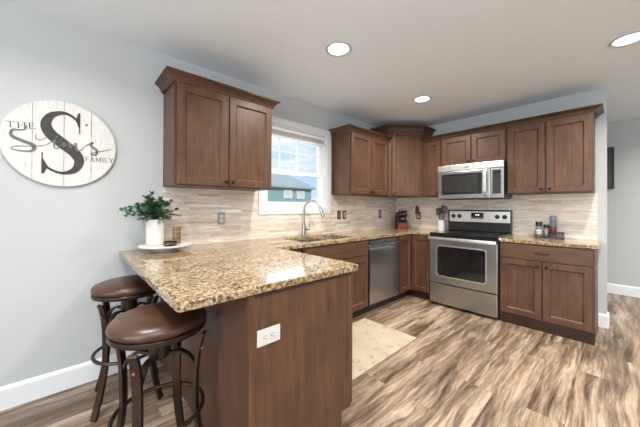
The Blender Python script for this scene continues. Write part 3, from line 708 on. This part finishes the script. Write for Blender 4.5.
# plant
pxx, pyy = .14, -3.585
t_ = thing('potted_plant', 'leafy green faux plant in a white cylinder pot on the round tray', 'plant', (pxx, pyy, PZ))
bm = bmesh.new(); lathe(bm, [(.057, 0), (.060, .003), (.061, .186), (.059, .188), (.055, .186), (.054, .168)], (pxx, pyy, PZ), 40); obj('pot', bm, 'stone_pot', t_, smooth=True)
bm = bmesh.new(); lathe(bm, [(.0535, 0), (.0535, .004)], (pxx, pyy, PZ+.165), 24); obj('soil', bm, 'soil', t_)
sb_, lb_ = bmesh.new(), bmesh.new()
def leaf(bm, p, d, up, L, wd):
    d = d.normalized(); s = d.cross(up)
    s = s.normalized() if s.length > 1e-4 else Vector((1, 0, 0)); n = s.cross(d).normalized()
    q = [p, p+d*L*.3+s*wd*.45-n*L*.03, p+d*L*.65+s*wd*.5-n*L*.05, p+d*L-n*L*.12, p+d*L*.65-s*wd*.5-n*L*.05, p+d*L*.3-s*wd*.45-n*L*.03, p+d*L*.5+n*L*.05]
    v = [bm.verts.new(x) for x in q]
    for i in range(6): bm.faces.new((v[i], v[(i+1) % 6], v[6]))
rnd = random.Random(7)
stems = []
for k in range(36):
    a = rnd.uniform(0, 2*pi); sp = rnd.uniform(.2, 1.0); h_ = rnd.uniform(.07, .21)*(1.1-.45*sp)
    stems.append((sp*.15*cos(a), sp*.15*sin(a), h_))
stems += [(.02, -.22, .085), (.03, -.19, .06), (.0, -.17, .11), (.0, .16, .09), (.06, .15, .05), (.05, -.10, .03), (.10, .03, .01), (.09, -.06, .04), (.02, -.03, .215), (.05, .09, .02)]
top = Vector((pxx, pyy, PZ+.168))
for sx, sy, h_ in stems:
    if pxx+sx < .03: sx = .03-pxx
    e = top+Vector((sx, sy, h_)); m_ = top+Vector((sx*.35, sy*.35, h_*.7+.03))
    P = [top+Vector((sx*.08, sy*.08, 0))]+[top*(1-s)**2+m_*2*s*(1-s)+e*s*s for s in (.2, .4, .6, .8, 1)]
    tube(sb_, P, .0016, 5)
    for i in range(1, len(P)):
        for s in range(5):
            q = P[i-1].lerp(P[i], (s+.5)/5)
            if q.z < PZ+.190 and (Vector((q.x-pxx, q.y-pyy)).length < .055): continue
            dr_ = (P[i]-P[i-1]).normalized(); sd = Vector((rnd.uniform(-1, 1), rnd.uniform(-1, 1), rnd.uniform(-.4, .8))).normalized()
            L_ = rnd.uniform(.026, .042)
            if q.x+L_ < .04: continue
            leaf(lb_, q, dr_*.5+sd, Vector((rnd.uniform(-.4, .4), rnd.uniform(-.4, .4), 1)), L_, rnd.uniform(.019, .028))
    leaf(lb_, e, (e-m_), Vector((0, .3, 1)), .03, .016)
obj('stems', sb_, 'stem', t_); obj('foliage', lb_, 'leaf', t_)
# amber candle holder and dark ring bowl
t_ = thing('candle_holder', 'tall brown glass candle holder beside the plant pot', 'candle holder', (.185, -3.447, PZ))
bm = bmesh.new(); lathe(bm, [(.027, 0), (.029, .004), (.029, .125), (.027, .127), (.025, .124), (.025, .012)], (.185, -3.447, PZ), 28); obj('cup', bm, 'amber_glass', t_, smooth=True)
bm = bmesh.new()
for z in (.02, .055, .09): lathe(bm, [(.0293, z), (.0297, z+.001), (.0297, z+.006), (.0293, z+.007)], (.185, -3.447, PZ), 28, cap=False)
obj('band', bm, 'brass', t_)
t_ = thing('trinket_bowl', 'small dark metal ring bowl at the front of the round tray', 'bowl', (.292, -3.518, PZ))
bm = bmesh.new(); lathe(bm, [(.034, 0), (.045, .006), (.046, .022), (.043, .030), (.038, .028), (.036, .010)], (.292, -3.518, PZ), 32); obj('body', bm, 'bronze', t_, smooth=True)
bm = bmesh.new(); lathe(bm, [(.0445, .0), (.0468, .002), (.0468, .006), (.0445, .008)], (.292, -3.518, PZ+.011), 32, cap=False); obj('band', bm, 'brass', t_, smooth=True)

# knife block with knives
kb = Fr((.215, -.215), (1, 1), (1, -1))
t_ = thing('knife_block', 'dark slanted knife block with red base in the counter corner', 'knife block', kb(0, 0, TZ))
bm = bmesh.new()
for s in (0,):
    pr_ = [(-.10, .0), (.075, .0), (.075, .075), (-.01, .255), (-.10, .20)]
    va = [[bm.verts.new(kb(u, d, TZ+z)) for d, z in pr_] for u in (-.072, .072)]
    bm.faces.new(va[0]); bm.faces.new(va[1])
    for i in range(5): j = (i+1) % 5; bm.faces.new((va[0][i], va[0][j], va[1][j], va[1][i]))
obj('block', bm, 'knife_wood', t_)
obj('front_step', B(kb, -.078, .078, .0755, .118, TZ, TZ+.088, bev=.004), 'red_wood', t_)
sl_ = Vector((0, 0, 0)); nrmK = (kb.d*.18+Vector((0, 0, .085))).normalized(); slope = (Vector((0, 0, .18))-kb.d*.085).normalized()
k0 = None
for r in range(3):
    for c_ in range(4 if r else 3):
        s = .050+r*.058; u = -.051+c_*.034+(.017 if r == 0 else 0)
        p = kb(u, .075, TZ+.075)+slope*s+nrmK*.001
        L_ = .115 if r else .085
        t2 = thing('kitchen_knife', ['steak knife with black handle in the lowest row of the knife block', 'black handled knife in the middle row of the knife block', 'black handled knife in the top row of the knife block'][r], 'knife', p, ['steak knives in the knife block', 'middle row knives in the knife block', 'top row knives in the knife block'][r])
        bm = bmesh.new(); tube(bm, [p, p+nrmK*.008], 0, sq=(.022, .016), up=Vector((0, 0, 1))); obj('bolster', bm, 'chrome', t2)
        bm = bmesh.new(); q = p+nrmK*.0082; tube(bm, [q, q+nrmK*L_*.5+Vector((0, 0, .003)), q+nrmK*L_+Vector((0, 0, .001))], 0, sq=(.026, .018)); obj('handle', bm, 'black_plastic', t2)
        bm = bmesh.new(); q = p+nrmK*(L_+.0095)+Vector((0, 0, .001)); tube(bm, [q, q+nrmK*.004], 0, sq=(.026, .018)); obj('end_cap', bm, 'chrome', t2)

# utensil crock
ux, uy = .812, -.125
t_ = thing('utensil_crock', 'cream stoneware utensil crock beside the range', 'crock', (ux, uy, TZ))
bm = bmesh.new(); lathe(bm, [(.050, 0), (.053, .004), (.053, .148), (.050, .152), (.047, .148), (.047, .012), (.0, .010)], (ux, uy, TZ), 36, cap=False); bm.faces.new([v for v in bm.verts if abs(v.co.z-TZ) < 1e-6]); obj('body', bm, 'ceramic', t_, smooth=True)
uts = [(-.034, .012, -.042, .010, 'dark green slotted spatula leaning left in the crock', 'spatula', 'utensil_green', 'flat'), (-.010, -.018, -.012, -.028, 'dark round serving spoon at the front of the crock', 'spoon', 'utensil_green', 'spoon'),
       (.012, .008, .014, .02, 'black ladle standing upright at the back of the crock', 'ladle', 'black_plastic', 'spoon'), (.036, -.016, .055, -.006, 'brown wooden spoon leaning right in the crock', 'wooden spoon', 'utensil_wood', 'spoon'), (-.004, .040, -.03, .020, 'brown wooden spatula behind the spoons in the crock', 'wooden spatula', 'utensil_wood', 'flat')]
for i, (bx_, by_, lx, ly, lab, cat_, mt, kd) in enumerate(uts):
    p = Vector((ux+bx_*.3, uy+by_*.3, TZ+.014)); rim = Vector((ux+bx_, uy+by_, TZ+.150)); d_ = (rim-p).normalized(); q = p+d_*(.215+.012*i)
    t2 = thing(cat_.replace(' ', '_'), lab, cat_, p, 'utensils in the crock')
    bm = bmesh.new(); tube(bm, [p, q], .0045, 8); obj('handle', bm, 'utensil_wood' if mt == 'utensil_wood' else 'black_plastic', t2, smooth=True)
    bm = bmesh.new()
    if kd == 'spoon':
        bmesh.ops.create_uvsphere(bm, u_segments=16, v_segments=10, radius=1)
        for v in bm.verts: v.co = Vector((v.co.x*.034, v.co.y*.009, v.co.z*.050))
    else: box(bm, W, -.031, .031, -.003, .003, -.050, .050, bev=.0028)
    rot = Vector((0, 0, 1)).rotation_difference(d_).to_matrix().to_4x4()@Matrix.Rotation(radians(40), 4, 'Z')
    bmesh.ops.transform(bm, matrix=Matrix.Translation(q+d_*.046)@rot, verts=bm.verts); obj('head', bm, mt, t2, smooth=True)

# spice tray
sx, sy = 2.005, -.125
t_ = thing('spice_rack', 'small dark wire tray of seasoning bottles on the right worktop', 'spice rack', (sx, sy, TZ))
obj('base', B(W, sx-.125, sx+.125, sy-.045, sy+.045, TZ, TZ+.010, bev=.002), 'knife_wood', t_)
bm = bmesh.new()
for z in (.035, .065): tube(bm, [(sx-.122, sy-.042, TZ+z), (sx+.122, sy-.042, TZ+z), (sx+.122, sy+.042, TZ+z), (sx-.122, sy+.042, TZ+z)], .0025, 6, closed=True)
for x in (-.122, 0, .122):
    for y in (-.042, .042): tube(bm, [(sx+x, sy+y, TZ+.0095), (sx+x, sy+y, TZ+.067)], .0025, 6)
obj('rail', bm, 'black_plastic', t_)
SZ = TZ+.0105
def bottle(name, label, cat, x, y, r, h, m, cap_h, cap_r, capm='black_plastic', label_m=None, neck=.6):
    t2 = thing(name, label, cat, (x, y, SZ), 'seasonings in the spice tray')
    bm = bmesh.new(); lathe(bm, [(r*.95, 0), (r, .004), (r, h*.72), (r*.9, h*.82), (r*neck, h*.9), (r*neck, h)], (x, y, SZ), 24); obj('glass_body', bm, m, t2, smooth=True)
    bm = bmesh.new(); lathe(bm, [(cap_r, 0), (cap_r, cap_h), (cap_r*.85, cap_h+.002)], (x, y, SZ+h+.0003), 20); obj('cap', bm, capm, t2, smooth=True)
    if label_m: bm = bmesh.new(); lathe(bm, [(r+.0003, h*.18), (r+.0009, h*.19), (r+.0009, h*.62), (r+.0003, h*.63)], (x, y, SZ), 24, cap=False); obj('paper_label', bm, label_m, t2, smooth=True)
bottle('pepper_grinder', 'grey seasoning grinder with wide black cap, left end of the spice tray', 'grinder', sx-.088, sy-.008, .030, .120, 'spice_grey', .042, .031, label_m='plastic_white', neck=.8)
bottle('spice_jar', 'short dark lidded jar between the grinder and the tall bottle', 'jar', sx-.026, sy+.012, .025, .100, 'spice_grey', .035, .025, label_m='outlet_nickel')
bottle('sauce_bottle', 'tall bluish bottle with dark red lower half, tallest in the spice tray', 'bottle', sx+.034, sy+.004, .031, .190, 'spice_blue', .045, .028, capm='spice_grey', label_m='red_sauce', neck=.88)
for k, x in enumerate((.083, .110)):
    bottle('spice_jar', ['small clear jar beside the tall bottle in the spice tray', 'small clear jar at the right end of the spice tray'][k], 'jar', sx+x, sy-.004, .0125, .036, 'spice_grey', .012, .011)

# ------------------------------------------------------------------ rug, wall panel
bm = bmesh.new(); box(bm, W, .63, 1.245, -2.78, -1.655, .0005, .007, bev=.002)
tag(obj('kitchen_rug', bm, 'rug_fabric', origin=(.94, -2.2, 0)), 'beige patterned runner rug on the floor in front of the sink', 'rug')
t_ = thing('wall_picture', 'narrow black framed panel on the far wall past the stove wall', 'picture', (2.36, YF-.02, 1.52))
bm = bmesh.new(); framebox_y = [(2.18, 2.205), (2.47, 2.495)]
for x0, x1 in framebox_y: box(bm, W, x0, x1, YF-.035, YF-.001, 1.515, 2.115, bev=.003)
box(bm, W, 2.205, 2.47, YF-.035, YF-.001, 1.515, 1.54); box(bm, W, 2.205, 2.47, YF-.035, YF-.001, 2.09, 2.115); obj('frame', bm, 'black_matte', t_)
obj('panel', B(W, 2.205, 2.47, YF-.02, YF-.001, 1.54, 2.09), 'black_plastic', t_)

# ------------------------------------------------------------------ round family sign
SY, SZc, SR = -4.098, 1.642, .281
class SignF:
    def __call__(s, a, b_, x): return Vector((x, SY+a, SZc+b_))
sf = SignF()
sg = thing('family_sign', 'round whitewashed plank sign with large letter S on the left wall', 'sign', (.01, SY, SZc))
bm = bmesh.new()
seams = [-SR, -.142, .004, .143, SR]
for a0, a1 in zip(seams, seams[1:]):
    P = []; n = 14; g0, g1 = a0+(.0015 if a0 > -SR else .0006), a1-(.0015 if a1 < SR else .0006)
    for k in range(n+1): a = g0+(g1-g0)*k/n; P.append((a, -math.sqrt(max(0, SR**2-a*a))))
    for k in range(n+1): a = g1+(g0-g1)*k/n; P.append((a, math.sqrt(max(0, SR**2-a*a))))
    for (x0, x1, sc_) in ((.006, .022, 1),):
        va = [bm.verts.new(sf(a, b_, x0)) for a, b_ in P]; vb = [bm.verts.new(sf(a, b_, x1)) for a, b_ in P]
        bm.faces.new(va); bm.faces.new(vb)
        for i in range(len(P)): j = (i+1) % len(P); bm.faces.new((va[i], va[j], vb[j], vb[i]))
lathe(bm, [(SR-.01, .001), (SR-.01, .0065)], (0, SY, SZc), 64, axis='x')
obj('board', bm, 'whitewash', sg)
def strip(bm, P, Wd, x0, x1):
    L = []
    for i, p in enumerate(P):
        a = P[max(0, i-1)]; c = P[min(len(P)-1, i+1)]; t2 = (c-a).normalized(); nn_ = Vector((-t2.y, t2.x)); L.append((p+nn_*Wd[i]/2, p-nn_*Wd[i]/2))
    rows = [[bm.verts.new(sf(l.x, l.y, x0)), bm.verts.new(sf(l.x, l.y, x1)), bm.verts.new(sf(r.x, r.y, x1)), bm.verts.new(sf(r.x, r.y, x0))] for l, r in L]
    for a, b_ in zip(rows, rows[1:]):
        for i in range(4): j = (i+1) % 4; bm.faces.new((a[i], a[j], b_[j], b_[i]))
    bm.faces.new(rows[0]); bm.faces.new(rows[-1])
def polyp(bm, P, x0, x1):
    va = [bm.verts.new(sf(a, b_, x0)) for a, b_ in P]; vb = [bm.verts.new(sf(a, b_, x1)) for a, b_ in P]
    bm.faces.new(va); bm.faces.new(vb)
    for i in range(len(P)): j = (i+1) % len(P); bm.faces.new((va[i], va[j], vb[j], vb[i]))
def vstrip(bm, ctrl, x0, x1, n=8):          # ctrl: (a, b, width)
    C3 = crom([(a, b_, w_) for a, b_, w_ in ctrl], n); strip(bm, [Vector((p.x, p.y)) for p in C3], [max(.0015, p.z) for p in C3], x0, x1)
bm = bmesh.new()
vstrip(bm, [(.080, .125, .010), (.062, .175, .014), (.008, .206, .020), (-.055, .180, .036), (-.082, .120, .050), (-.062, .060, .060), (-.005, .005, .066), (.055, -.050, .062), (.080, -.108, .052), (.055, -.170, .036), (-.008, -.193, .018), (-.070, -.165, .014), (-.098, -.110, .010)], .0225, .0245)
polyp(bm, [(.0845, .222), (.0745, .222), (.060, .172), (.078, .120), (.0785, .080), (.0845, .080)], .02245, .0244)
polyp(bm, [(-.101, -.203), (-.090, -.203), (-.072, -.158), (-.0945, -.110), (-.095, -.068), (-.101, -.068)], .02245, .0244)
obj('letter', bm, 'sign_ink', sg)
# script name
bm = bmesh.new()
vstrip(bm, [(-.165, .092, .004), (-.180, .060, .006), (-.225, .052, .010), (-.228, .015, .016), (-.180, -.010, .018), (-.135, -.030, .018), (-.140, -.062, .012), (-.185, -.072, .006), (-.228, -.064, .004), (-.215, -.046, .003), (-.160, -.038, .003), (-.090, -.022, .003), (-.050, .012, .004), (-.040, .018, .007), (-.044, -.018, .008), (-.034, -.036, .006), (-.012, -.015, .003),
            (.004, .012, .005), (.004, -.035, .011), (.012, -.012, .004), (.032, .012, .008), (.034, -.032, .011), (.044, -.008, .004), (.062, .014, .008), (.066, -.028, .011), (.082, -.036, .006), (.112, .004, .004), (.152, .034, .009), (.140, .010, .013), (.172, -.018, .015), (.166, -.052, .011), (.138, -.046, .006), (.172, -.030, .004), (.252, .000, .003)], .0247, .0262, 7)
vstrip(bm, [(-.034, .040, .006), (-.030, .045, .007), (-.026, .050, .004)], .0247, .0262)
vstrip(bm, [(-.125, .045, .002), (-.125, .015, .004), (-.100, .010, .003), (-.075, .040, .002)], .0247, .0262)
obj('script_lettering', bm, 'sign_grey', sg)
# serif capitals from strokes
GL = {'T': [((.5, 0), (.5, 1), .14), ((.05, 1), (.95, 1), .06), ((.05, 1), (.05, .82), .05), ((.95, 1), (.95, .82), .05), ((.3, 0), (.7, 0), .05)],
      'H': [((.18, 0), (.18, 1), .14), ((.82, 0), (.82, 1), .14), ((.18, .5), (.82, .5), .05), ((0, 0), (.36, 0), .05), ((.64, 0), (1, 0), .05), ((0, 1), (.36, 1), .05), ((.64, 1), (1, 1), .05)],
      'E': [((.2, 0), (.2, 1), .14), ((.05, 1), (.85, 1), .05), ((.05, 0), (.9, 0), .05), ((.2, .52), (.65, .52), .05), ((.85, 1), (.85, .8), .05), ((.9, 0), (.9, .22), .05), ((.65, .62), (.65, .42), .05)],
      'F': [((.2, 0), (.2, 1), .14), ((.05, 1), (.85, 1), .05), ((.2, .52), (.65, .52), .05), ((.85, 1), (.85, .8), .05), ((.05, 0), (.4, 0), .05), ((.65, .62), (.65, .42), .05)],
      'A': [((.12, 0), (.5, 1), .06), ((.5, 1), (.85, 0), .14), ((.25, .35), (.75, .35), .05), ((0, 0), (.26, 0), .05), ((.68, 0), (1, 0), .05)],
      'M': [((.12, 0), (.12, 1), .06), ((.12, 1), (.5, .1), .13), ((.5, .1), (.88, 1), .06), ((.88, 1), (.88, 0), .14), ((0, 0), (.25, 0), .05), ((.72, 0), (1.04, 0), .05), ((0, 1), (.15, 1), .05), ((.85, 1), (1.02, 1), .05)],
      'I': [((.5, 0), (.5, 1), .16), ((.25, 0), (.75, 0), .05), ((.25, 1), (.75, 1), .05)],
      'L': [((.2, 0), (.2, 1), .14), ((.05, 1), (.38, 1), .05), ((.05, 0), (.88, 0), .05), ((.88, 0), (.88, .25), .05)],
      'Y': [((.5, 0), (.5, .45), .14), ((.5, .45), (.12, 1), .14), ((.5, .45), (.88, 1), .06), ((.3, 0), (.7, 0), .05), ((0, 1), (.26, 1), .05), ((.76, 1), (1, 1), .05)]}
def word(bm, s, widths, a, b_, h, da_, db_):
    A = Vector((a, b_)); D = Vector((da_, db_)).normalized(); Up = Vector((-D.y, D.x)); cur = 0; n = 0
    for ch, w_ in zip(s, widths):
        for p, q, t2 in GL[ch]:
            n += 1; strip(bm, [A+D*(cur+p[0]*w_)+Up*p[1]*h, A+D*(cur+q[0]*w_)+Up*q[1]*h], [max(t2*h*.95, .0022)]*2, .0222, .0232+n*.00001)
        cur += w_*1.16
    return cur
bm = bmesh.new(); word(bm, 'THE', [.038, .042, .034], -.252, .066, .034, 1, .08); word(bm, 'FAMILY', [.021, .026, .030, .013, .022, .026], .112, -.100, .030, 1, .04)
obj('capital_lettering', bm, 'sign_ink', sg)
bm = bmesh.new(); lathe(bm, [(.008, .0), (.006, .001)], (.0222, SY+.118, SZc+.150), 12, axis='x'); obj('nail_mark', bm, 'sign_grey', sg)

# ------------------------------------------------------------------ bar stools
def make_stool(label):
    t_ = thing('bar_stool', label, 'stool', (0, 0, 0), 'bar stools under the peninsula overhang')
    Z = .083
    bm = bmesh.new(); lathe(bm, [(.184, Z+.607), (.193, Z+.612), (.198, Z+.624), (.195, Z+.638), (.184, Z+.650), (.156, Z+.660), (.10, Z+.669), (.05, Z+.671), (.004, Z+.6715)], (0, 0, 0), 56); s_ = obj('seat', bm, 'leather', t_, smooth='all')
    bm = bmesh.new(); lathe(bm, [(.176, Z+.582), (.193, Z+.584), (.195, Z+.588), (.195, Z+.603), (.192, Z+.606), (.176, Z+.606)], (0, 0, 0), 56); obj('seat_ring', bm, 'stool_metal', t_, smooth=True)
    bm = bmesh.new(); lathe(bm, [(.040, .545), (.045, .55), (.045, .64), (.09, .648), (.09, .6645)], (0, 0, 0), 28); obj('swivel', bm, 'stool_metal', t_, smooth=True)
    for k in range(4):
        a = pi/2*k; ca, sa_ = cos(a), sin(a); P = crom([(.200, .648), (.186, .620), (.168, .52), (.162, .40), (.166, .28), (.192, .14), (.235, .0)], 5)
        bm = bmesh.new(); tube(bm, [(ca*p.x, sa_*p.x, p.y) for p in P], 0, sq=(.015, .036), up=Vector((ca, sa_, 0)))
        for v in bm.verts: v.co.z = max(v.co.z, .0005)
        lg = obj('leg', bm, 'stool_metal', t_)
        bm = bmesh.new(); tube(bm, crom([(ca*.045, sa_*.045, .560), (ca*.095, sa_*.095, .565), (ca*.138, sa_*.138, .535), (ca*.162, sa_*.162, .490)], 5), 0, sq=(.012, .026), up=Vector((0, 0, 1))); obj('brace', bm, 'stool_metal', lg)
        bm = bmesh.new(); tube(bm, [(ca*.165, sa_*.165, .575), (ca*.193, sa_*.193, .575)], .006, 8); obj('bolt', bm, 'copper', lg)
    bm = bmesh.new(); n = 56; tube(bm, [(.183*cos(2*pi*k/n), .183*sin(2*pi*k/n), .300) for k in range(n)], .010, 8, closed=True); obj('foot_ring', bm, 'stool_metal', t_, smooth=True)
    return t_
def copy_tree(o, parent=None):
    c = o.copy(); COL.objects.link(c)
    if parent is not None: c.parent = parent
    for ch in [x for x in bpy.data.objects if x.parent == o]: copy_tree(ch, c)
    return c
s1 = make_stool('brown leather swivel bar stool nearer the camera, in front')
s2 = copy_tree(s1); s2['label'] = 'brown leather swivel bar stool farther back by the left wall'
s1.location = (1.090, -3.755, 0); s1.rotation_euler = (0, 0, radians(50))
s2.location = (.345, -3.772, 0); s2.rotation_euler = (0, 0, radians(38))
